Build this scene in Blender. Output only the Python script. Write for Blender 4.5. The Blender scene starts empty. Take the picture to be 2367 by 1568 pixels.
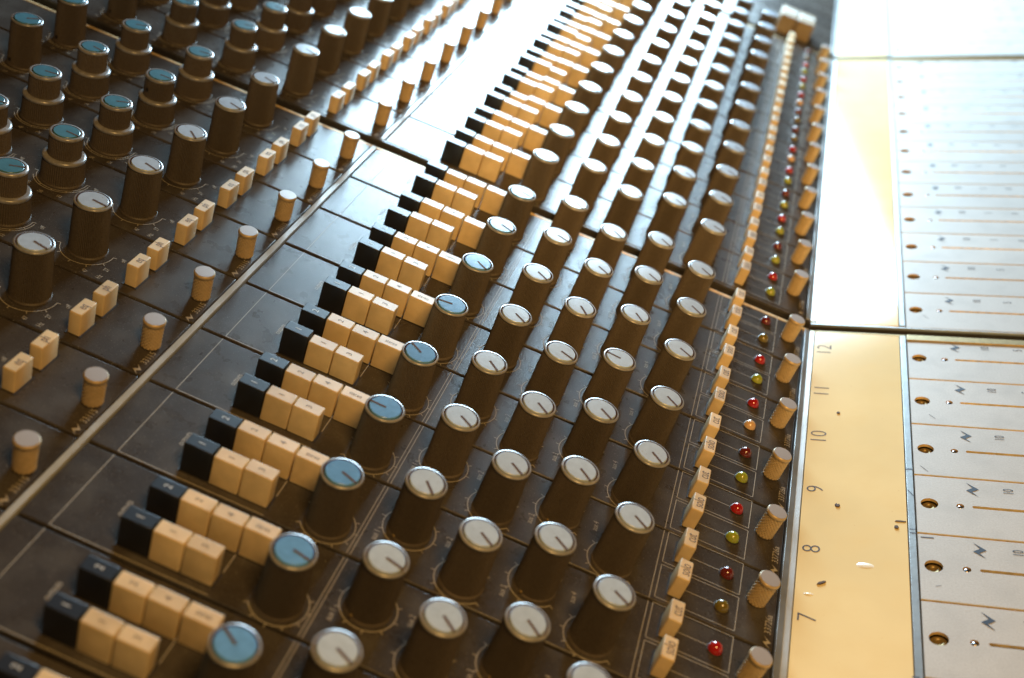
import bpy, bmesh, math, random
from mathutils import Vector, Matrix

random.seed(7)
S = 0.035            # one channel module is 35 mm wide; shapes below are written in module widths
PHI = math.radians(23.5)
FOLD = 4.26          # where the control panel meets the rising fader panel
CO = math.cos(PHI); SI = math.sin(PHI)

scene = bpy.context.scene
C = scene.collection

# ------------------------------------------------------------------ camera
CAM_C = Vector((1.330814, -12.798957, 7.278706))
RW = Matrix(((0.9177295, 0.2580335, 0.3019788), (0.3941117, -0.4968240, -0.7732024), (-0.0494818, 0.8286040, -0.5576441)))
cd = bpy.data.cameras.new('camera')
cam = bpy.data.objects.new('camera', cd); C.objects.link(cam)
cd.sensor_fit = 'HORIZONTAL'; cd.sensor_width = 36.0
cd.lens = 2654.558 / 2367.0 * 36.0
cd.clip_start = 0.01; cd.clip_end = 100.0
rt = RW.transposed()
bx_, by_, bz_ = rt.col[0], -rt.col[1], -rt.col[2]
m = Matrix((bx_, by_, bz_)).transposed().to_4x4()
m.translation = CAM_C * S
cam.matrix_world = m
cd.dof.use_dof = True
cd.dof.focus_distance = 12.3 * S
cd.dof.aperture_fstop = 9.0
cd.dof.aperture_blades = 7
scene.camera = cam

def seen(p, margin=0.12):
    q = RW @ (Vector(p) - CAM_C)
    if q.z <= 0: return False
    u = 2654.558 * q.x / q.z / 2367.0; v = 2654.558 * q.y / q.z / 2367.0
    return abs(u) < 0.5 + margin and abs(v) < 0.3312 + margin

# ------------------------------------------------------------------ light
world = bpy.data.worlds.new('World'); scene.world = world; world.use_nodes = True
bg = world.node_tree.nodes['Background']
bg.inputs[0].default_value = (1.0, 0.66, 0.36, 1); bg.inputs[1].default_value = 0.035

def area(name, loc, target, sx, sy, power, col):
    l = bpy.data.lights.new(name, 'AREA'); l.shape = 'RECTANGLE'
    l.size = sx * S; l.size_y = sy * S; l.energy = power; l.color = col
    o = bpy.data.objects.new(name, l); C.objects.link(o)
    o.location = Vector(loc) * S
    d = Vector(target) - Vector(loc)
    o.rotation_euler = d.to_track_quat('-Z', 'Y').to_euler()
    return o
# daylight from the bright window beyond the far end of the desk
area('window_light', (-4.25, 25.0, 7.0), (-2.2, 0.0, 5.0), 12.0, 10.2, 25.0, (0.57, 0.82, 1.0))
# warm room lamp behind the operator
area('room_lamp', (3.0, -10.5, 13.5), (4.0, -2.0, 0.0), 4.0, 3.0, 2.0, (1.0, 0.585, 0.19))
sl = bpy.data.lights.new('far_rows_lamp', 'SPOT'); sl.energy = 21.0; sl.color = (1.0, 0.58, 0.18)
sl.spot_size = math.radians(36); sl.spot_blend = 1.0; sl.shadow_soft_size = 0.05  # low warm lamp; its cone stands in for a body shading the near rows
so = bpy.data.objects.new('far_rows_lamp', sl); C.objects.link(so)
so.location = Vector((3.0, -19.0, 12.5)) * S
so.rotation_euler = (Vector((1.2, 13.5, 0.0)) - Vector((3.0, -19.0, 12.5))).to_track_quat('-Z', 'Y').to_euler()

scene.view_settings.view_transform = 'Standard'
scene.view_settings.look = 'None'
scene.view_settings.exposure = 0.0
scene.view_settings.gamma = 1.0

# ------------------------------------------------------------------ materials
def mat(name, col, rough=0.5, metal=0.0, spec=0.5, var=0.0, vscale=300.0, bump=0.0, bscale=1500.0,
        rvar=0.0, speck=None, trans=0.0, ior=1.5, coat=0.0, aniso=None, sub=0.0, dust=None):
    mt = bpy.data.materials.new(name); mt.use_nodes = True
    nt = mt.node_tree; N = nt.nodes; L = nt.links
    b = N['Principled BSDF']
    b.inputs['Base Color'].default_value = (*col, 1)
    b.inputs['Roughness'].default_value = rough
    b.inputs['Metallic'].default_value = metal
    b.inputs['Specular IOR Level'].default_value = spec
    b.inputs['IOR'].default_value = ior
    b.inputs['Transmission Weight'].default_value = trans
    b.inputs['Coat Weight'].default_value = coat
    b.inputs['Coat Roughness'].default_value = 0.12
    b.inputs['Subsurface Weight'].default_value = sub
    b.inputs['Subsurface Scale'].default_value = 0.002
    tc = N.new('ShaderNodeTexCoord')
    oi = N.new('ShaderNodeObjectInfo')
    ad = N.new('ShaderNodeVectorMath'); ad.operation = 'ADD'
    mu = N.new('ShaderNodeVectorMath'); mu.operation = 'SCALE'; mu.inputs['Scale'].default_value = 3.0
    cx = N.new('ShaderNodeCombineXYZ')
    L.new(oi.outputs['Random'], cx.inputs[0]); L.new(oi.outputs['Random'], cx.inputs[1])
    L.new(cx.outputs[0], mu.inputs[0])
    L.new(tc.outputs['Object'], ad.inputs[0]); L.new(mu.outputs[0], ad.inputs[1])
    vec = ad.outputs[0]
    def noise(sc, det=4.0, stretch=None):
        n = N.new('ShaderNodeTexNoise'); n.inputs['Scale'].default_value = sc; n.inputs['Detail'].default_value = det
        if stretch:
            mp = N.new('ShaderNodeMapping'); mp.inputs['Scale'].default_value = stretch
            L.new(vec, mp.inputs[0]); L.new(mp.outputs[0], n.inputs['Vector'])
        else:
            L.new(vec, n.inputs['Vector'])
        return n.outputs['Fac']
    colsock = None
    if var > 0:
        f = noise(vscale)
        r = N.new('ShaderNodeValToRGB')
        r.color_ramp.elements[0].position = 0.3; r.color_ramp.elements[1].position = 0.7
        r.color_ramp.elements[0].color = (*[c * (1 - var) for c in col], 1)
        r.color_ramp.elements[1].color = (*[min(1, c * (1 + var)) for c in col], 1)
        L.new(f, r.inputs[0]); colsock = r.outputs[0]
        # piece to piece differences
        hs = N.new('ShaderNodeHueSaturation')
        mr = N.new('ShaderNodeMapRange'); mr.inputs[3].default_value = 1 - var * 0.7; mr.inputs[4].default_value = 1 + var * 0.5
        L.new(oi.outputs['Random'], mr.inputs[0]); L.new(mr.outputs[0], hs.inputs['Value'])
        L.new(colsock, hs.inputs['Color']); colsock = hs.outputs[0]
    if speck:
        scol, sscale, thr = speck
        f = noise(sscale, 2.0)
        r = N.new('ShaderNodeValToRGB'); r.color_ramp.elements[0].position = thr; r.color_ramp.elements[1].position = thr + 0.05
        L.new(f, r.inputs[0])
        mx = N.new('ShaderNodeMix'); mx.data_type = 'RGBA'
        L.new(r.outputs[0], mx.inputs['Factor'])
        if colsock: L.new(colsock, mx.inputs['A'])
        else: mx.inputs['A'].default_value = (*col, 1)
        mx.inputs['B'].default_value = (*scol, 1)
        colsock = mx.outputs['Result']
    if dust:      # settled dust and rubbed patches
        f = noise(75.0, 9.0); r = N.new('ShaderNodeValToRGB')
        r.color_ramp.elements[0].position = 0.46; r.color_ramp.elements[1].position = 0.74
        r.color_ramp.elements[1].color = (0.6, 0.6, 0.6, 1)
        L.new(f, r.inputs[0])
        mx = N.new('ShaderNodeMix'); mx.data_type = 'RGBA'; L.new(r.outputs[0], mx.inputs['Factor'])
        if colsock: L.new(colsock, mx.inputs['A'])
        else: mx.inputs['A'].default_value = (*col, 1)
        mx.inputs['B'].default_value = (*dust, 1); colsock = mx.outputs['Result']
    if colsock: L.new(colsock, b.inputs['Base Color'])
    if rvar > 0:
        f = noise(140.0, 5.0)
        mr = N.new('ShaderNodeMapRange'); mr.inputs[1].default_value = 0.3; mr.inputs[2].default_value = 0.7
        mr.inputs[3].default_value = rough - rvar; mr.inputs[4].default_value = rough + rvar
        L.new(f, mr.inputs[0]); L.new(mr.outputs[0], b.inputs['Roughness'])
    if bump > 0:
        f = noise(bscale, 3.0, aniso)
        bp = N.new('ShaderNodeBump'); bp.inputs['Strength'].default_value = bump; bp.inputs['Distance'].default_value = 0.0002
        L.new(f, bp.inputs['Height']); L.new(bp.outputs[0], b.inputs['Normal'])
    return mt

M = {}
M['panel'] = mat('panel_paint', (0.050, 0.042, 0.036), rough=0.285, spec=0.38, var=0.34, vscale=2300, bump=0.26, bscale=2800,
                 rvar=0.02, speck=((0.24, 0.22, 0.19), 2000, 0.66), dust=(0.10, 0.092, 0.082))
M['ink'] = mat('white_ink', (0.40, 0.36, 0.29), rough=0.55)
M['ivory'] = mat('ivory_plastic', (0.66, 0.49, 0.27), rough=0.42, var=0.13, vscale=140, bump=0.10, bscale=2600,
                 speck=((0.46, 0.32, 0.16), 1500, 0.72), sub=0.05)
M['black'] = mat('black_plastic', (0.012, 0.013, 0.018), rough=0.36, spec=0.55, bump=0.15, bscale=2200)
M['knob'] = mat('knob_plastic', (0.110, 0.088, 0.066), rough=0.52, spec=0.45, var=0.3, vscale=2000, bump=0.1, bscale=2500)
M['rim'] = mat('pale_knob_rim', (0.33, 0.32, 0.31), rough=0.28, metal=0.20, var=0.2, vscale=500, bump=0.1)  # rim is paler than the knob body
M['groove'] = mat('cap_groove', (0.085, 0.040, 0.022), rough=0.8, spec=0.15)
M['cap_grey'] = mat('grey_cap', (0.40, 0.475, 0.56), rough=0.24, spec=0.55, var=0.07, vscale=400, bump=0.16, bscale=2600,
                    speck=((0.25, 0.22, 0.18), 1500, 0.70))
M['cap_blue'] = mat('blue_cap', (0.12, 0.30, 0.56), rough=0.22, spec=0.55, var=0.10, vscale=400, bump=0.16, bscale=2600,
                    speck=((0.35, 0.45, 0.48), 1700, 0.70))
M['cap_teal'] = mat('teal_cap', (0.065, 0.185, 0.24), rough=0.28, spec=0.55, var=0.10, vscale=400, bump=0.16, bscale=2600)
M['knurl'] = mat('knurled_brass_grey', (0.56, 0.41, 0.22), rough=0.38, metal=0.20, var=0.10, vscale=700)
M['knurl_top'] = mat('turned_metal_top', (0.40, 0.36, 0.34), rough=0.40, metal=0.2, bump=0.2, bscale=1800)
M['alu'] = mat('satin_aluminium_panel', (0.52, 0.505, 0.48), rough=0.50, metal=0.05, spec=0.32, var=0.08, vscale=1500, dust=(0.42, 0.41, 0.39), bump=0.28,
               bscale=1500, speck=((0.30, 0.28, 0.25), 1500, 0.71), rvar=0.04)
M['trim'] = mat('grey_metal_trim', (0.30, 0.31, 0.31), rough=0.38, metal=0.5, var=0.10, vscale=200, bump=0.2, bscale=900)
M['strip'] = mat('white_metal_trim', (0.42, 0.43, 0.42), rough=0.30, metal=0.0, spec=0.9, var=0.08, vscale=200, bump=0.2)
M['tape'] = mat('cream_writing_strip', (0.91, 0.74, 0.41), rough=0.10, spec=0.5, var=0.06, vscale=22, dust=(0.88, 0.69, 0.36), bump=0.08, bscale=500,
                speck=((0.72, 0.50, 0.24), 700, 0.74))
M['pencil'] = mat('black_marker', (0.045, 0.03, 0.025), rough=0.7)
M['navy'] = mat('navy_print', (0.022, 0.028, 0.050), rough=0.6)
M['brass'] = mat('brass', (0.33, 0.235, 0.10), rough=0.45, metal=0.6, var=0.15, vscale=600)
M['dbrass'] = mat('dull_brass_edge', (0.80, 0.58, 0.29), rough=0.45, metal=0.2, var=0.2, vscale=400)
M['chassis'] = mat('black_chassis', (0.02, 0.015, 0.011), rough=0.6, var=0.2)
M['white'] = mat('white_legend', (0.6, 0.62, 0.62), rough=0.5)
M['legend'] = mat('dark_legend', (0.09, 0.07, 0.06), rough=0.6)
M['steel'] = mat('steel_ball', (0.35, 0.32, 0.33), rough=0.25, metal=1.0)
LED = {'red': mat('bright_red_lamp', (0.38, 0.010, 0.010), rough=0.12, spec=0.6, sub=0.3, coat=0.6),
       'dark_red': mat('dark_red_lamp', (0.13, 0.012, 0.008), rough=0.12, spec=0.6, coat=0.6),
       'yellow': mat('yellow_lamp', (0.31, 0.35, 0.03), rough=0.14, spec=0.6, sub=0.3, coat=0.6),
       'olive': mat('olive_lamp', (0.16, 0.12, 0.02), rough=0.14, spec=0.6, coat=0.6),
       'clear': mat('pale_amber_lamp', (0.65, 0.42, 0.22), rough=0.15, spec=0.6, sub=0.3, coat=0.6)}
M['flake'] = mat('brown_flake', (0.10, 0.065, 0.045), rough=0.8)

# ------------------------------------------------------------------ mesh helpers (module units, scaled by S at the end)
class MB:
    def __init__(s): s.v = []; s.f = []; s.m = []; s.sm = []
    def add(s, vs, fs, mi=0, smooth=False):
        o = len(s.v); s.v += [tuple(v) for v in vs]
        for f in fs: s.f.append(tuple(i + o for i in f)); s.m.append(mi); s.sm.append(smooth)
    def box(s, x0, x1, y0, y1, z0, z1, mi=0, bev=0.0, bottom=False):
        if bev <= 0:
            vs = [(x0,y0,z0),(x1,y0,z0),(x1,y1,z0),(x0,y1,z0),(x0,y0,z1),(x1,y0,z1),(x1,y1,z1),(x0,y1,z1)]
            fs = [(4,5,6,7),(0,1,5,4),(1,2,6,5),(2,3,7,6),(3,0,4,7),(3,2,1,0)]
            s.add(vs, fs, mi); return
        b = bev
        def ring(i, z):  # rounded-corner ring, 3 verts per corner
            r = []
            for cx_, cy_, a0 in ((x1-b,y1-b,0),(x0+b,y1-b,90),(x0+b,y0+b,180),(x1-b,y0+b,270)):
                for a in (0, 45, 90):
                    t = math.radians(a0 + a); r.append((cx_ + i*math.cos(t), cy_ + i*math.sin(t), z))
            return r
        rings = [ring(b, z0), ring(b, z1 - b), ring(b*0.72, z1 - b*0.28), ring(b*0.0 + 0.25*b, z1)]
        n = 12; vs = sum(rings, []); fs = []
        for k in range(3):
            for i in range(n):
                j = (i+1) % n; fs.append((k*n+i, k*n+j, (k+1)*n+j, (k+1)*n+i))
        s.add(vs, fs, mi, True)
        o = len(s.v) - 4*n
        s.f.append(tuple(range(o + 3*n, o + 4*n))); s.m.append(mi); s.sm.append(False)
        if bottom: s.add(rings[0], [tuple(reversed(range(n)))], mi, False)
    def lathe(s, prof, seg=48, mi=0, cap=True, smooth=True, rfun=None, cx=0, cy=0):
        vs = []; fs = []
        for k, (r, z) in enumerate(prof):
            for i in range(seg):
                a = 2*math.pi*i/seg; rr = rfun(r, z, i) if rfun else r
                vs.append((cx + rr*math.cos(a), cy + rr*math.sin(a), z))
        for k in range(len(prof)-1):
            for i in range(seg):
                j = (i+1) % seg; fs.append((k*seg+i, k*seg+j, (k+1)*seg+j, (k+1)*seg+i))
        s.add(vs, fs, mi, smooth)
        if cap:
            o = (len(prof)-1)*seg
            s.add(vs[o:o+seg], [tuple(range(seg))], mi, False)
    def line(s, p, q, w, z, mi=0):
        d = Vector((q[0]-p[0], q[1]-p[1])); d.normalize(); n = Vector((-d.y, d.x)) * w * 0.5; e = d * w * 0.5
        s.add([(p[0]-e.x-n.x,p[1]-e.y-n.y,z),(q[0]+e.x-n.x,q[1]+e.y-n.y,z),(q[0]+e.x+n.x,q[1]+e.y+n.y,z),(p[0]-e.x+n.x,p[1]-e.y+n.y,z)], [(0,1,2,3)], mi)
    def arc(s, cx, cy, r, a0, a1, w, z, mi=0, n=40):
        vs = []; fs = []
        for i in range(n+1):
            a = math.radians(a0 + (a1-a0)*i/n)
            for rr in (r-w/2, r+w/2): vs.append((cx+rr*math.cos(a), cy+rr*math.sin(a), z))
        for i in range(n): fs.append((2*i, 2*i+1, 2*i+3, 2*i+2))
        s.add(vs, fs, mi)
    def poly(s, pts, z, mi=0): s.add([(x, y, z) for x, y in pts], [tuple(range(len(pts)))], mi)
    def text(s, st, x, y, size, z, mi=0, rot=90, cond=0.8, thin=0.0):
        vs, fs = glyphs(st, thin)
        r = math.radians(rot); c_, s_ = math.cos(r), math.sin(r)
        s.add([(x + (a*cond*c_ - b*s_)*size, y + (a*cond*s_ + b*c_)*size, z) for a, b in vs], fs, mi)
    def mesh(s, name, mats):
        me = bpy.data.meshes.new(name)
        me.from_pydata([(x*S, y*S, z*S) for x, y, z in s.v], [], s.f)
        for mm in mats: me.materials.append(mm)
        me.polygons.foreach_set('material_index', s.m)
        me.polygons.foreach_set('use_smooth', s.sm)
        me.update()
        return me

_gl = {}
def glyphs(st, thin=0.0):
    k = (st, thin)
    if k not in _gl:
        cu = bpy.data.curves.new('text', 'FONT'); cu.body = st; cu.size = 1.0; cu.resolution_u = 3
        cu.align_x = 'CENTER'; cu.align_y = 'CENTER'; cu.offset = -thin
        o = bpy.data.objects.new('text', cu); C.objects.link(o)
        dg = bpy.context.evaluated_depsgraph_get(); dg.update()
        me = bpy.data.meshes.new_from_object(o.evaluated_get(dg))
        vs = [(v.co.x, v.co.y) for v in me.vertices]; fs = []
        for p in me.polygons:
            f = tuple(p.vertices)
            if p.normal.z < 0: f = f[::-1]
            fs.append(f)
        _gl[k] = (vs, fs)
        bpy.data.objects.remove(o); bpy.data.curves.remove(cu); bpy.data.meshes.remove(me)
    return _gl[k]

def plate_with_holes(mb, x0, x1, y0, y1, z0, z1, holes, mi=0, wall=1, bev=0.006):
    """flat plate, top at z1, with real holes cut through it; holes are lists of (x, y) points"""
    bm = bmesh.new()
    loops = [[(x0+bev, y0+bev), (x1-bev, y0+bev), (x1-bev, y1-bev), (x0+bev, y1-bev)]] + holes
    ed = []; rings = []
    for lp in loops:
        vs = [bm.verts.new((a, b, z1)) for a, b in lp]; rings.append(vs)
        for i in range(len(vs)): ed.append(bm.edges.new((vs[i], vs[(i+1) % len(vs)])))
    bmesh.ops.triangle_fill(bm, edges=ed, use_beauty=True, use_dissolve=False)
    bm.verts.ensure_lookup_table(); bm.verts.index_update()
    for f in bm.faces:
        f.normal_update()
        if f.normal.z < 0: f.normal_flip()
    mb.add([v.co[:] for v in bm.verts], [tuple(v.index for v in f.verts) for f in bm.faces], mi)
    bm.free()
    o = loops[0]; q = [(x0, y0), (x1, y0), (x1, y1), (x0, y1)]
    for i in range(4):
        j = (i+1) % 4
        mb.add([(*q[i], z1-bev), (*q[j], z1-bev), (*o[j], z1), (*o[i], z1)], [(0,1,2,3)], mi)
        mb.add([(*q[i], z0), (*q[j], z0), (*q[j], z1-bev), (*q[i], z1-bev)], [(0,1,2,3)], wall)
    for lp in holes:
        n = len(lp)
        for i in range(n):
            j = (i+1) % n
            mb.add([(*lp[i], z1), (*lp[j], z1), (*lp[j], z0), (*lp[i], z0)], [(0,1,2,3)], wall)

def circle(cx, cy, r, n=20): return [(cx + r*math.cos(2*math.pi*i/n), cy + r*math.sin(2*math.pi*i/n)) for i in range(n)]
def slot(xa, xb, y, r, n=8):
    p = [(xa + r*math.cos(math.pi/2 + math.pi*i/n), y + r*math.sin(math.pi/2 + math.pi*i/n)) for i in range(n+1)]
    return p + [(xb, y - r), (xb, y + r)]

def link(name, me, loc, rot=(0,0,0), parent=None, label=None):
    o = bpy.data.objects.new(name, me); C.objects.link(o)
    o.location = Vector(loc) * S; o.rotation_euler = rot
    if parent is not None: o.parent = parent
    if label: o['label'] = label
    return o

# ------------------------------------------------------------------ the console
BASE = -1.1
desk = bpy.data.objects.new('mixing_console', None); C.objects.link(desk)
desk.location = (0, 0, BASE * S)
desk['label'] = 'large analogue mixing console with rows of knobs, ivory buttons and silver fader panels'
desk['category'] = 'mixing console'
def P(x, y, z=0.0): return (x, y, z - BASE)
def FP(s, y, h=0.0): return (FOLD + s*CO - h*SI, y, s*SI + h*CO - BASE)
FR = (0, -PHI, 0)

GAP = 0.29
BUCKETS = [(0.0, range(-9, 1)), (GAP, range(1, 13)), (2*GAP + 0.02, range(13, 19))]
# (offset added to a module's number, module numbers)

# --- printed artwork shared by the strips
def logo(mb, x, y, s, z, mi=0):   # the zigzag maker's mark
    pts = [(-0.06, 0.115), (0.063, 0.01), (-0.008, -0.042), (0.052, -0.118), (-0.067, -0.022), (0.004, 0.028)]
    pts = [(x + a*s, y + b*s) for a, b in pts]
    mb.poly([pts[0], pts[1], pts[2]], z, mi) if False else None
    mb.add([(a, b, z) for a, b in pts], [(0, 5, 1), (5, 2, 1), (5, 4, 2), (4, 3, 2)], mi)

ZP = 0.0035
def knob_scale(mb, x, y, r, a0, a1, n, w=0.0075):
    mb.arc(x, y, r, a0, a1, w, ZP)
    for i in range(n):
        a = math.radians(a0 + (a1-a0)*i/(n-1))
        mb.line((x + r*math.cos(a), y + r*math.sin(a)), (x + (r+0.035)*math.cos(a), y + (r+0.035)*math.sin(a)), w, ZP)

COLX = {'A': 0.0, 'B': 0.6555, 'C': 1.2617, 'D': 1.8662, 'E': 2.4709}
YA, YB = 0.259, 0.578

def channel_marking():
    mb = MB(); w = 0.0065
    # outputs box
    x0, x1, y0, y1 = -1.89, -0.512, 0.032, 0.975
    mb.line((x0, y0), (x0, y1), w, ZP); mb.line((x0, y0), (x1, y0), w, ZP)
    mb.line((x1, 0.30), (x1, 0.56), w, ZP)
    mb.text('outputs', -1.50, 0.49, 0.085, ZP, cond=0.72)
    mb.line((0.272, 0.03), (0.272, 0.97), w, ZP); mb.line((0.305, 0.03), (0.305, 0.97), w, ZP)
    knob_scale(mb, 0, YA, 0.245, -150, 150, 11)
    knob_scale(mb, COLX['B'], YB, 0.245, -45+0, 225+90, 11)
    for k, st in (('C', 'aux 2'), ('D', 'aux 3'), ('E', 'aux 4')):
        y = YB if k == 'D' else YA
        knob_scale(mb, COLX[k], y, 0.245, 40, 320, 9)
        mb.text(st, COLX[k] - 0.245, y + (0.37 if k != 'D' else -0.22), 0.085, ZP, cond=0.7)
    mb.text('aux 1', COLX['B'] - 0.245, YB - 0.22, 0.085, ZP, cond=0.7)
    mb.line((2.885, 0.02), (2.885, 0.98), w, ZP)
    for a, b in ((0.064, 0.505), (0.547, 0.988)):
        mb.line((2.932, a), (2.932, b), w, ZP); mb.line((3.718, a), (3.718, b), w, ZP)
        mb.line((2.932, a), (3.718, a), w, ZP); mb.line((2.932, b), (3.718, b), w, ZP)
        ym = 0.30 if a < 0.5 else 0.76
        mb.line((3.10, ym), (3.495, ym), w, ZP)
    mb.text('33726a', 4.035, 0.33, 0.095, ZP, cond=0.92)
    logo(mb, 4.035, 0.10, 0.62, ZP)
    return mb.mesh('channel_marking', [M['ink']])

def eq_marking():
    mb = MB()
    def nums(x, y, lst, r=0.375):
        for a, st in lst:
            t = math.radians(a)
            mb.text(st, x + r*math.cos(t), y + r*math.sin(t), 0.075, ZP, cond=0.72)
    x = -3.68; y = 0.43
    knob_scale(mb, x, y, 0.275, -165, 8, 6)
    nums(x, y, [(-123, '82'), (-90+28, '47'), (-30, '27'), (8, 'off'), (-158, '120')], 0.385)
    mb.text('Hz', x + 0.34, y - 0.34, 0.08, ZP, cond=0.72)
    for x in (-4.62, -5.54, -6.44):
        knob_scale(mb, x, y, 0.275, -170, 10, 7)
        mb.arc(x, y, 0.305, -150, 5, 0.0075, ZP)
        nums(x, y, [(-122, '100'), (-92, '56'), (-62, '33'), (-32, '1k'), (4, 'off')] if x > -5 else
             [(-122, '6k'), (-92, '4k'), (-62, '2k'), (-32, '1k'), (4, 'off')] if x > -6 else
             [(-122, '18'), (-92, '15'), (-62, '10'), (-32, '8'), (4, 'kHz')], 0.395)
    mb.text('33115', -2.31, 0.27, 0.09, ZP, cond=0.92)
    logo(mb, -2.31, 0.07, 0.6, ZP)
    return mb.mesh('equaliser_marking', [M['ink']])

def fader_marking():
    mb = MB(); z = 0.0035
    logo(mb, 1.745, 0.805, 1.0, z)
    for s_, st in ((2.105, '10'), (2.49, '5'), (2.88, '0'), (3.27, '5'), (3.66, '10'), (4.05, '20')):
        mb.text(st, s_, 0.82, 0.150, z, cond=0.66, thin=0.004)
    return mb.mesh('fader_marking', [M['navy']])

def fader_plate():
    mb = MB()
    holes = [circle(1.30, 0.505, 0.088, 26), circle(1.605, 0.502, 0.040, 16), slot(1.745, 5.0, 0.505, 0.021)]
    plate_with_holes(mb, 1.163, 5.4, 0.010, 0.990, -0.034, 0.0, holes, 0, 1)
    return mb.mesh('fader_panel', [M['alu'], M['dbrass']])

def dark_panel(x0, x1):
    mb = MB(); mb.box(x0, x1, 0.015, 0.985, -0.07, 0.0, 0, bev=0.018)
    return mb.mesh('panel', [M['panel']])

ME = {}
ME['channel_panel'] = dark_panel(-2.155, 4.10)
ME['eq_panel'] = dark_panel(-8.6, -2.245)
ME['channel_marking'] = channel_marking()
ME['eq_marking'] = eq_marking()
ME['fader_panel'] = fader_plate()
ME['fader_marking'] = fader_marking()

# screw in its counterbore
mb = MB()
mb.lathe([(0.086, -0.075), (0.082, -0.052), (0.070, -0.042), (0.036, -0.038), (0.030, -0.060)], 24, 0)
ME['screw'] = mb.mesh('screw', [M['brass']])
mb = MB(); mb.lathe([(0.036, -0.03), (0.034, -0.016), (0.022, -0.006), (0.008, -0.002)], 14, 0)
ME['pin'] = mb.mesh('pin', [M['steel']])

# --- tall fluted knob
def fluted(nf, z0, z1, depth):
    def f(r, z, i):
        return r - depth if (z0 < z < z1 and i % 2) else r
    return f
def tall_knob(h=0.6145, rt=0.188, rb=0.205):
    mb = MB(); n = 132
    t = h - 0.026
    mb.lathe([(rb, 0.0), (rb, 0.012), (rb-0.006, 0.02), (rb-0.006, 0.03), (rt-0.004, t-0.006), (rt-0.004, t-0.001)], n, 0, cap=False,
             rfun=fluted(n, 0.025, t, 0.0085), smooth=False)
    mb.lathe([(rt-0.004, t-0.001), (rt, t+0.003), (rt, t+0.009), (rt-0.003, h-0.010), (rt-0.009, h-0.005), (0.169, h-0.004)], 64, 1, cap=False)
    mb.lathe([(0.169, h-0.004), (0.167, h-0.036), (0.10, h-0.036)], 48, 2)
    return mb.mesh('knob_body', [M['knob'], M['rim'], M['groove']])
def cap_shape(mb, r, h):
    mb.lathe([(r, h-0.036), (r, h-0.008), (r-0.003, h-0.001), (r-0.009, h+0.003)], 48, 0, cap=False)
    mb.lathe([(r-0.009, h+0.003), (r*0.5, h+0.0036)], 48, 0, smooth=False)
def knob_cap(h, r=0.1535, mt=None):
    mb = MB(); cap_shape(mb, r, h)
    return mb.mesh('cap', [mt])
def pointer(h, r=0.1525):
    mb = MB(); mb.box(-0.006, r, -0.0125, 0.0125, h-0.01, h+0.0050)
    return mb.mesh('pointer', [M['groove']])
H1 = 0.6145
ME['knob'] = tall_knob()
ME['cap_grey'] = knob_cap(H1, mt=M['cap_grey']); ME['cap_blue'] = knob_cap(H1, mt=M['cap_blue'])
ME['pointer'] = pointer(H1)
ME['cap_teal_t'] = knob_cap(H1, mt=M['cap_teal'])
mb = MB(); mb.lathe([(0.016, 0.0), (0.016, 0.006), (0.010, 0.009)], 12, 0); ME['set_screw'] = mb.mesh('set_screw', [M['brass']])
mb = MB(); mb.lathe([(0.024, 0.0), (0.022, 0.003), (0.014, -0.003)], 14, 0); ME['screw_hole'] = mb.mesh('screw_hole', [M['chassis']])

# --- concentric pair: wide lower ring, narrower upper knob
def dual_lower():
    mb = MB(); n = 120
    mb.lathe([(0.242, 0.0), (0.242, 0.012), (0.236, 0.022), (0.236, 0.03), (0.226, 0.27), (0.226, 0.275)], n, 0, cap=False, rfun=fluted(n, 0.025, 0.273, 0.008), smooth=False)
    mb.lathe([(0.226, 0.275), (0.230, 0.282), (0.230, 0.300), (0.222, 0.312), (0.205, 0.318), (0.170, 0.318)], 64, 1, cap=False)
    return mb.mesh('lower_ring', [M['knob'], M['rim']])
def dual_upper(h=0.60, r=0.178):
    mb = MB(); n = 110
    mb.lathe([(r, 0.30), (r, 0.31), (r, h-0.042), (r, h-0.04)], n, 0, cap=False, rfun=fluted(n, 0.305, h-0.041, 0.007), smooth=False)
    mb.lathe([(r, h-0.04), (r+0.004, h-0.034), (r+0.004, h-0.016), (r-0.004, h-0.006), (r-0.016, h-0.003), (0.152, h-0.003)], 64, 1, cap=False)
    mb.lathe([(0.152, h-0.003), (0.150, h-0.022), (0.09, h-0.022)], 40, 2)
    return mb.mesh('upper_knob', [M['knob'], M['rim'], M['groove']])
ME['dual_lower'] = dual_lower(); ME['dual_upper'] = dual_upper()
ME['dual_cap'] = knob_cap(0.60, r=0.142, mt=M['cap_teal']); ME['dual_pointer'] = pointer(0.60, 0.141)

# --- small knurled knob (diamond pattern cut as geometry)
def small_knob(h=0.33, r=0.107):
    mb = MB(); n = 96; rows = 38
    z0, z1 = 0.02, h-0.045
    vs = []; fs = []
    for k in range(rows+1):
        z = z0 + (z1-z0)*k/rows; rr0 = r*0.93 + r*0.03*(k/rows)
        for i in range(n):
            a = 2*math.pi*i/n; u_, v_ = i/6.0, k/6.0
            d1 = abs((u_+v_) - round(u_+v_)); d2 = abs((u_-v_) - round(u_-v_))
            rr = rr0 - 0.0065*(1 - 2*min(d1, d2))**1.5
            vs.append((rr*math.cos(a), rr*math.sin(a), z))
    for k in range(rows):
        for i in range(n):
            j = (i+1) % n; fs.append((k*n+i, k*n+j, (k+1)*n+j, (k+1)*n+i))
    mb.add(vs, fs, 0, False)
    mb.lathe([(r*0.80, 0.0), (r*0.93, z0)], 40, 0, cap=False)
    mb.lathe([(r*0.955, z1), (r, z1+0.004), (r, h-0.016), (r-0.004, h-0.008), (r-0.012, h-0.003)], 40, 0, cap=False)
    return mb.mesh('knurled_body', [M['knurl']])
ME['small'] = small_knob(0.33); 
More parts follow.
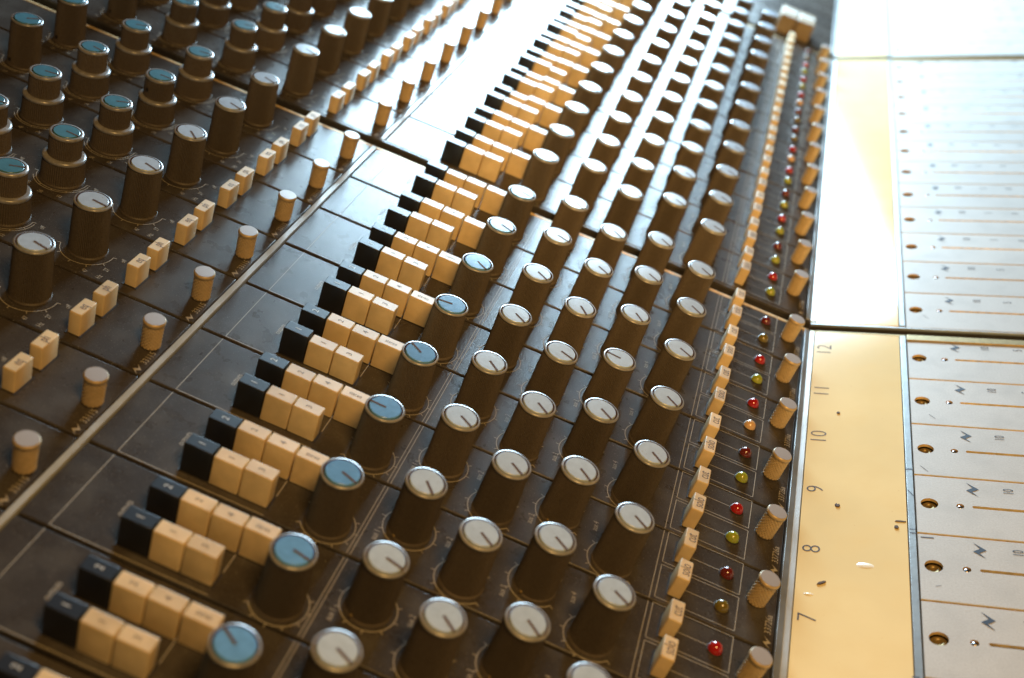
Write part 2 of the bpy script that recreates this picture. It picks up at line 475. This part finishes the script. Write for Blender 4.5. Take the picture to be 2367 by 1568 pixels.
mb = MB(); mb.lathe([(0.0985, 0.325), (0.096, 0.3295), (0.05, 0.330)], 40, 0, smooth=False); ME['small_top'] = mb.mesh('top_face', [M['knurl_top']])

# --- push buttons
def button(x, y, h, mt, bev=0.012):
    mb = MB(); mb.box(-x/2, x/2, -y/2, y/2, -0.05, h, 0, bev=bev)
    return mb.mesh('button', [mt])
ME['btn_i'] = button(0.270, 0.150, 0.325, M['ivory'], 0.012); ME['btn_b'] = button(0.270, 0.150, 0.325, M['black'], 0.012)
ME['btn_s'] = button(0.130, 0.262, 0.250, M['ivory'], 0.014)
def legend(st, h, mt, size, rot=90, cond=0.8):
    mb = MB(); mb.text(st, 0, 0, size, h + 0.0015, 0, rot, cond); return mb.mesh('legend', [mt])
for st in '1234': ME['leg' + st] = legend(st, 0.325, M['legend'], 0.085, cond=0.9)
for st in '12': ME['legw' + st] = legend(st, 0.325, M['white'], 0.095, cond=0.9)
ME['legst'] = legend('stereo', 0.325, M['legend'], 0.066, rot=0, cond=0.75)
for st in ('cut', 'solo', 'eq', 'ph'): ME['leg' + st] = legend(st, 0.250, M['legend'], 0.13 if st in ('eq', 'ph') else 0.15, cond=0.60)
mb = MB(); mb.box(-1.375, -0.505, -0.084, 0.084, -0.04, 0.005); ME['socket_shade3'] = mb.mesh('button_socket_shade', [M['chassis']])  # black socket plate, doubling as the shadow around the button row
mb = MB(); mb.box(-1.375, -0.205, -0.084, 0.084, -0.04, 0.005); ME['socket_shade4'] = mb.mesh('button_socket_shade', [M['chassis']])
mb = MB(); mb.box(-0.082, 0.082, -0.148, 0.148, -0.04, 0.005); ME['socket_shade_s'] = mb.mesh('button_socket_shade', [M['chassis']])

# --- indicator lamps
for k, mt in LED.items():
    mb = MB(); prof = [(0.070, -0.02), (0.070, 0.015)] + [(0.068*math.cos(math.radians(a)), 0.015 + 0.068*math.sin(math.radians(a))) for a in (5, 20, 35, 50, 65, 78, 86)]
    mb.lathe(prof, 28, 0); ME['led_' + k] = mb.mesh('lamp', [mt])
mb = MB(); mb.lathe([(0.078, 0.0), (0.078, 0.008), (0.071, 0.010), (0.071, 0.0)], 28, 0, cap=False); ME['bezel'] = mb.mesh('bezel', [M['chassis']])

A_ANGLE = {-8: 146, -7: -13, -6: -22, -5: 178, -4: 146, -3: -172, -2: -36, -1: -20, 0: -12}
LAMPS = {0: ('dark_red', 'olive'), -1: ('red', 'yellow'), -2: ('red', 'clear'), -3: ('dark_red', 'yellow'), -4: ('red', 'yellow'),
         -5: ('dark_red', 'olive'), -6: ('red', 'yellow'), 1: ('red', 'yellow'), 2: ('dark_red', 'yellow'), 3: ('red', 'yellow'),
         4: ('dark_red', 'yellow'), 5: ('red', 'yellow'), 6: ('red', 'clear'), 7: ('dark_red', 'olive'), 8: ('dark_red', 'olive'),
         9: ('red', 'clear'), 10: ('red', 'yellow'), 11: ('red', 'yellow'), 12: ('dark_red', 'olive')}
LAMP_TXT = {'red': 'bright red lamp', 'dark_red': 'dark unlit red lamp', 'yellow': 'bright yellow green lamp', 'olive': 'dark olive lamp', 'clear': 'pale amber lamp'}

def add_knob(x, y, cap_mesh, ang, screw=None, label=None):
    if not seen((x, y, 0.3)): return
    a = math.radians(ang)
    k = link('rotary_knob', ME['knob'], P(x, y, 0.001), (0, 0, a), desk, label)
    k.rotation_euler.x = random.uniform(-0.012, 0.012); k.rotation_euler.y = random.uniform(-0.012, 0.012)
    link('cap', ME[cap_mesh], (0, 0, 0), (0, 0, random.uniform(0, 6)), k)
    link('pointer', ME['pointer'], (0, 0, 0), (0, 0, 0), k)
    if screw:
        az, z, r, kind = screw
        t = math.radians(az) - a
        q = Vector((math.cos(t), math.sin(t), 0))
        o = link(kind, ME[kind], (q.x*r, q.y*r, z), (0, 0, 0), k)
        o.rotation_euler = q.to_track_quat('Z', 'Y').to_euler()

def add_button(x, y, me, leg, label=None, dz=0.0):
    if not seen((x, y, 0.2)): return
    b = link('push_button', ME[me], P(x, y, dz), (random.uniform(-.008, .008), random.uniform(-.008, .008), random.uniform(-.012, .012)), desk, label)
    if leg and not (y > 9): link('legend', ME[leg], (0, 0, 0), (0, 0, 0), b)

rnd = random.Random(3)
for bi, (off, mods) in enumerate(BUCKETS):
    for mnum in mods:
        y0 = mnum + off
        if mnum >= 13: continue
        p = link('channel_panel', ME['channel_panel'], P(0, y0 + rnd.uniform(-.003, .003), rnd.uniform(-.003, .002)), (rnd.uniform(-.004, .004), 0, rnd.uniform(-.0008, .0008)), desk)
        link('printed_marking', ME['channel_marking'], (0, 0, 0), (0, 0, 0), p)['kind'] = 'stuff'
        if seen((-3.0, y0 + .5, 0), 0.25) or seen((-6.0, y0+.5, 0), 0.25):
            p = link('equaliser_panel', ME['eq_panel'], P(0, y0), (0, 0, 0), desk)
            link('printed_marking', ME['eq_marking'], (0, 0, 0), (0, 0, 0), p)['kind'] = 'stuff'
        # five big knobs
        ang = A_ANGLE.get(mnum, rnd.choice([-20, -35, -15, -28, 150]))
        add_knob(COLX['A'], y0 + YA, 'cap_blue', ang, (-112 , 0.10, 0.199, 'screw_hole') if mnum in (-3, -4, 3, 7) else None, 'tall grey knob with a pale blue cap')
        for k in 'BCDE':
            y = y0 + (YB if k in 'BD' else YA)
            an = -36 + rnd.choice([rnd.uniform(-9, 9), rnd.uniform(-4, 4), rnd.uniform(-18, 22)])
            if (k, mnum) == ('D', -3): an = -186
            add_knob(COLX[k], y, 'cap_grey', an, (-118, 0.035, 0.200, 'set_screw') if k in 'BD' else None)
        # equaliser knobs
        add_knob(-3.68, y0 + 0.43, 'cap_grey', -14 + rnd.uniform(-6, 12) - (25 if mnum == -2 else 0))
        for x in (-4.62, -5.54):
            if seen((x, y0 + 0.42, 0.3)):
                lo = link('concentric_knob', ME['dual_lower'], P(x, y0 + 0.42, 0.001), (0, 0, rnd.uniform(0, 6)), desk, 'stepped double knob with teal cap')
                an = {(-4.62, -2): 35, (-4.62, -1): 2, (-4.62, -3): -2}.get((x, mnum), rnd.choice([8, -10, -5, 14, 30])) - math.degrees(lo.rotation_euler.z)
                up = link('upper_knob', ME['dual_upper'], (0, 0, 0), (0, 0, math.radians(an)), lo)
                # the cap and its pointer line are one disc on the upper knob
                mbc = 'dual_disc'
                if mbc not in ME:
                    q = MB(); r = 0.142; h = 0.60
                    cap_shape(q, r, h)
                    q.box(-0.004, 0.141, -0.0095, 0.0095, h-0.01, h+0.0052, 1)
                    ME[mbc] = q.mesh('cap', [M['cap_teal'], M['groove']])
                link('cap', ME[mbc], (0, 0, 0), (0, 0, math.radians(an)), lo)
                if (x, mnum) == (-4.62, -1):
                    t = math.radians(-112) - lo.rotation_euler.z; q = Vector((math.cos(t), math.sin(t), 0))
                    o = link('screw_hole', ME['screw_hole'], (q.x*0.180, q.y*0.180, 0.43), (0, 0, 0), lo); o.rotation_euler = q.to_track_quat('Z', 'Y').to_euler()
        add_knob(-6.44, y0 + 0.39, 'cap_teal_t', rnd.uniform(40, 60), (-112, 0.09, 0.200, 'screw_hole'), 'tall knob with teal cap')
        # small knurled knobs
        for x, y in ((-2.395, y0 + 0.45), (3.882, y0 + 0.565)):
            if seen((x, y, 0.2)):
                k = link('knurled_knob', ME['small'], P(x, y, 0.001), (rnd.uniform(-.02, .02), rnd.uniform(-.02, .02), rnd.uniform(0, 6)), desk)
                link('top_face', ME['small_top'], (0, 0, 0), (0, 0, 0), k)
        # routing buttons
        ra, rb = y0 + 0.195, y0 + 0.605
        if seen((-0.9, ra, 0)):
            link('button_socket_shade', ME['socket_shade3'], P(0, ra), (0, 0, 0), desk); link('button_socket_shade', ME['socket_shade4'], P(0, rb), (0, 0, 0), desk)
        for i, x in enumerate((-1.225, -0.944, -0.663)):
            dz = -0.035 if rnd.random() < 0.07 else rnd.uniform(-.010, .006)
            add_button(x, ra, 'btn_b' if i == 0 else 'btn_i', ('legw1', 'leg1', 'leg3')[i], 'black button marked 1' if i == 0 else None, dz)
        for i, x in enumerate((-1.216, -0.935, -0.654, -0.366)):
            dz = -0.035 if rnd.random() < 0.06 else rnd.uniform(-.010, .006)
            add_button(x, rb, 'btn_b' if i == 0 else 'btn_i', ('legw2', 'leg2', 'leg4', 'legst')[i], 'black button marked 2' if i == 0 else None, dz)
        # eq and phase buttons, cut and solo buttons
        for x, y, lg in ((-3.035, y0 + 0.285, 'legeq'), (-3.035, y0 + 0.675, 'legph'), (3.105, y0 + 0.755, 'legcut'), (3.105, y0 + 0.29, 'legsolo')):
            if seen((x, y, 0.1)):
                link('button_socket_shade', ME['socket_shade_s'], P(x, y), (0, 0, 0), desk)
                add_button(x, y, 'btn_s', lg, None, rnd.uniform(-.006, .006))
        # lamps
        la = LAMPS.get(mnum, ('red', 'yellow'))
        for col, y in zip(la, (y0 + 0.745, y0 + 0.285)):
            if seen((3.565, y, 0)):
                o = link('indicator_lamp', ME['led_' + col], P(3.565, y), (0, 0, 0), desk, LAMP_TXT[col])
                link('bezel', ME['bezel'], (0, 0, 0), (0, 0, 0), o)

# --- fader panels
for bi, (off, mods) in enumerate(BUCKETS):
    for mnum in mods:
        y0 = mnum + off
        if y0 < -7.5: continue
        p = link('fader_panel', ME['fader_panel'], FP(0, y0), FR, desk)
        link('printed_marking', ME['fader_marking'], (0, 0, 0), (0, 0, 0), p)['kind'] = 'stuff'
        sc = link('screw', ME['screw'], (1.30, 0.505, 0), (0, 0, rnd.uniform(0, 6)), p)
        link('pin', ME['pin'], (1.605, 0.502, 0), (0, 0, 0), p)

# --- per bucket: trims, writing strip, chassis, end plates
ends = [(-9.0, 1.0), (1 + GAP, 13 + GAP), (13 + 2*GAP + 0.02, 19 + 2*GAP)]
for bi, (ya, yb) in enumerate(ends):
    L_ = yb - ya; ym = (ya + yb)/2
    def bar(name, x0, x1, z0, z1, mt, fader=False, bev=0.008, label=None, y0=None, y1=None):
        a = ya if y0 is None else y0; b = yb if y1 is None else y1
        e = 0.016 if fader else 0
        q = MB(); q.box(x0, x1, -(b-a)/2 - 0*e, (b-a)/2 + e, z0, z1, 0, bev=bev)
        return link(name, q.mesh(name, [mt]), FP(0, (a+b)/2 + (0.016 if fader else 0)) if fader else P(0, (a+b)/2), FR if fader else (0, 0, 0), desk, label)
    bar('divider_strip', -2.232, -2.168, -0.06, 0.012, M['strip'], label='narrow white metal strip dividing the two panels')
    bar('metal_trim', 4.115, 4.182, -0.06, 0.012, M['trim'])
    bar('metal_trim', 0.0 - 0.075, -0.006, -0.09, 0.016, M['strip'], fader=True)
    tp = bar('writing_strip', 0.0, 1.068, -0.06, 0.006, M['tape'], fader=True, bev=0.005, label='cream plastic writing strip' if bi == 0 else 'writing strip washed out by glare')
    bar('metal_trim', 1.076, 1.150, -0.06, 0.014, M['trim'], fader=True)
    if bi == 0:
        for nn in range(6, 13):
            y = nn - 12 + 0.56 - ym
            q = MB(); q.text(str(nn), 0.14, 0, 0.265, 0.0085, 0, 90, 1.0, thin=0.016)
            link('handwritten_number', q.mesh('number', [M['pencil']]), (0, y, 0), (0, 0, rnd.uniform(-.03, .03)), tp)
    if bi == 1:
        q = MB(); q.text('13', 0.15, 0, 0.22, 0.0085, 0, 90, 0.80, thin=0.02)
        link('handwritten_number', q.mesh('number', [M['pencil']]), (0, 1.84 - ym, 0), (0, 0, 0), tp)
    # chassis under the panels
    q = MB(); q.box(-8.65, 4.2, -L_/2, L_/2, -0.55, -0.11)
    link('chassis', q.mesh('chassis', [M['chassis']]), P(0, ym), (0, 0, 0), desk)
    q = MB(); q.box(0.0, 5.45, -L_/2, L_/2, -0.55, -0.11)
    link('chassis', q.mesh('chassis', [M['chassis']]), FP(0, ym), FR, desk)

# seams between the sections: dark wall, bright lip on the far side, brass lip on the near side
for ys in (1.0, 13 + GAP):
    g = GAP if ys < 2 else GAP + 0.02
    for fader, x0, x1, pf, rot in ((False, -8.6, 4.18, P, (0, 0, 0)), (True, -0.07, 5.4, FP, FR)):
        def seg(name, ya, yb, z0, z1, mt, bev=0.012):
            q = MB(); q.box(x0, x1, -(yb-ya)/2, (yb-ya)/2, z0, z1, 0, bev=bev)
            link(name, q.mesh(name, [mt]), pf(0, ys + (ya+yb)/2), rot, desk)
        if not fader: seg('end_trim', 0.012, 0.070, -0.5, -0.015, M['dbrass'])
        else:
            seg('section_wall', 0.0, 0.070, -0.5, -0.075, M['chassis'], 0.004)
            q = MB(); q.box(1.156, 5.4, -0.072, 0.072, -0.070, 0.020, 0, bev=0.014); link('end_trim', q.mesh('end_trim', [M['brass']]), pf(0, ys - 0.006), rot, desk)
            q = MB(); q.box(-0.07, 1.150, -0.016, 0.016, -0.070, 0.010, 0, bev=0.008); link('end_trim', q.mesh('end_trim', [M['brass']]), pf(0, ys + 0.050), rot, desk)
        seg('section_wall', g - 0.040, g - 0.006, -0.5, -0.032, M['chassis'], 0.004)
        seg('end_lip', g - 0.044, g - 0.006, -0.030, 0.006, M['panel'] if not fader else M['trim'], 0.006)

for ys, g in ((1.0, GAP), (13 + GAP, GAP + 0.02)):   # dark floor of each seam
    q = MB(); q.box(-8.65, 4.2, -g/2, g/2, -0.9, -0.5); link('seam_floor', q.mesh('seam_floor', [M['chassis']]), P(0, ys + g/2), (0, 0, 0), desk)
    q = MB(); q.box(0.0, 5.45, -g/2, g/2, -0.9, -0.5); link('seam_floor', q.mesh('seam_floor', [M['chassis']]), FP(0, ys + g/2), FR, desk)

# --- far section: plain panels and a block of big ivory switches
oy = 2*GAP + 0.02
for k in range(13, 19):
    for nm, me in (('blank_panel', ME['channel_panel']), ):
        link(nm, me, P(0, k + oy), (0, 0, 0), desk)
link('blank_panel', ME['eq_panel'], P(0, 13 + oy), (0, 0, 0), desk)
M['dim_ivory'] = mat('dimmed_ivory', (0.27, 0.175, 0.08), rough=0.6, var=0.08, vscale=500)  # same ivory, darkened in the colour for the weaker light here
for x in (2.92, 3.33):
    q = MB(); q.box(-0.195, 0.195, -0.40, 0.40, -0.02, 0.40, 0, bev=0.03)
    b = link('large_switch', q.mesh('large_switch', [M['dim_ivory']]), P(x, 14.10), (0, 0, 0), desk, 'large tan block switch')
    q = MB(); q.box(-0.17, 0.17, -0.07, 0.07, 0.401, 0.406, 0)
    link('white_label', q.mesh('white_label', [M['white']]), (0, 0.10, 0), (0, 0, 0), b)

# --- loose flakes lying on the writing strip
def flake(pts, s, y, label, h=0.012, name='paint_flake'):
    q = MB(); n = len(pts)
    top = [(a*0.85, b*0.85, h) for a, b in pts]; bot = [(a, b, 0) for a, b in pts]
    q.add(bot + top, [tuple(range(n, 2*n))] + [(i, (i+1) % n, n + (i+1) % n, n + i) for i in range(n)])
    o = link(name, q.mesh(name, [M['flake']]), (0, 0, 0))
    o.location = Vector((FOLD + s*CO - 0.0075*SI, y, s*SI + 0.0075*CO)) * S; o.rotation_euler = FR
    o['label'] = label; o['category'] = 'flake'
flake([(-.045,-.03),(-.01,-.028),(.035,.005),(.045,.03),(.02,.028),(.005,.018),(-.03,.0)], 0.246, -3.924, 'dark jagged flake lying on the cream strip between 8 and 7')
flake([(-.02,-.03),(.012,-.034),(.028,-.005),(.02,.02),(0,.006),(-.015,.03),(-.03,.005)], 0.370, -2.677, 'grey brown curled flake on the cream strip just below the 9')
flake([(-.022,-.02),(.012,-.03),(.024,0),(.01,.024),(-.018,.018)], 0.960, -2.954, 'small round brown crumb near the right edge of the cream strip')
flake([(-.055,-.012),(.05,-.01),(.06,.006),(0,.012),(-.05,.006)], 1.000, -2.852, 'thin brown sliver near the right edge of the cream strip', 0.006)
flake([(-.015,-.018),(.012,-.02),(.02,.008),(0,.02),(-.02,.006)], 0.34, -0.90, 'tiny dark crumb on the cream strip between 12 and 11')

# --- scuffs on the metal trim and the first fader plates
M['scuff'] = mat('dark_scuff', (0.05, 0.05, 0.08), rough=0.6)
for s_, y, a, ln, w in ((1.112, -1.93, 2, 0.05, 0.022), (1.115, -2.36, -60, 0.10, 0.012), (1.118, -2.97, 4, 0.05, 0.012), (1.120, -3.03, 4, 0.05, 0.014),
                     (1.255, -3.065, 2, 0.11, 0.016), (1.085, -5.02, 3, 0.05, 0.014), (1.27, -1.88, -52, 0.12, 0.006), (1.40, -0.83, -50, 0.10, 0.006), (1.42, 1.60, -55, 0.12, 0.006), (1.33, -3.78, 20, 0.05, 0.006)):
    q = MB(); c_, n_ = math.cos(math.radians(a)) * ln/2, math.sin(math.radians(a)) * ln/2
    q.line((-c_, -n_), (c_, n_), w, 0.0)
    link('scuff_mark', q.mesh('scuff_mark', [M['scuff']]), FP(s_, y, 0.0155 if s_ < 1.15 else 0.003), FR, desk)

# --- pale raised spots on the writing strip
M['pale_dot'] = mat('pale_glossy', (0.93, 0.88, 0.74), rough=0.25)
for s_, y, a, b in ((0.655, -3.60, 0.085, 0.045), (0.130, -4.10, 0.050, 0.018)):
    q = MB(); q.lathe([(1.0, 0.0), (0.8, 0.5), (0.4, 0.9), (0.05, 1.0)], 20, 0)
    q.v = [(x*a, yy*b, z*0.008) for x, yy, z in q.v]
    link('pale_spot', q.mesh('pale_spot', [M['pale_dot']]), FP(s_, y, 0.006), FR, desk)
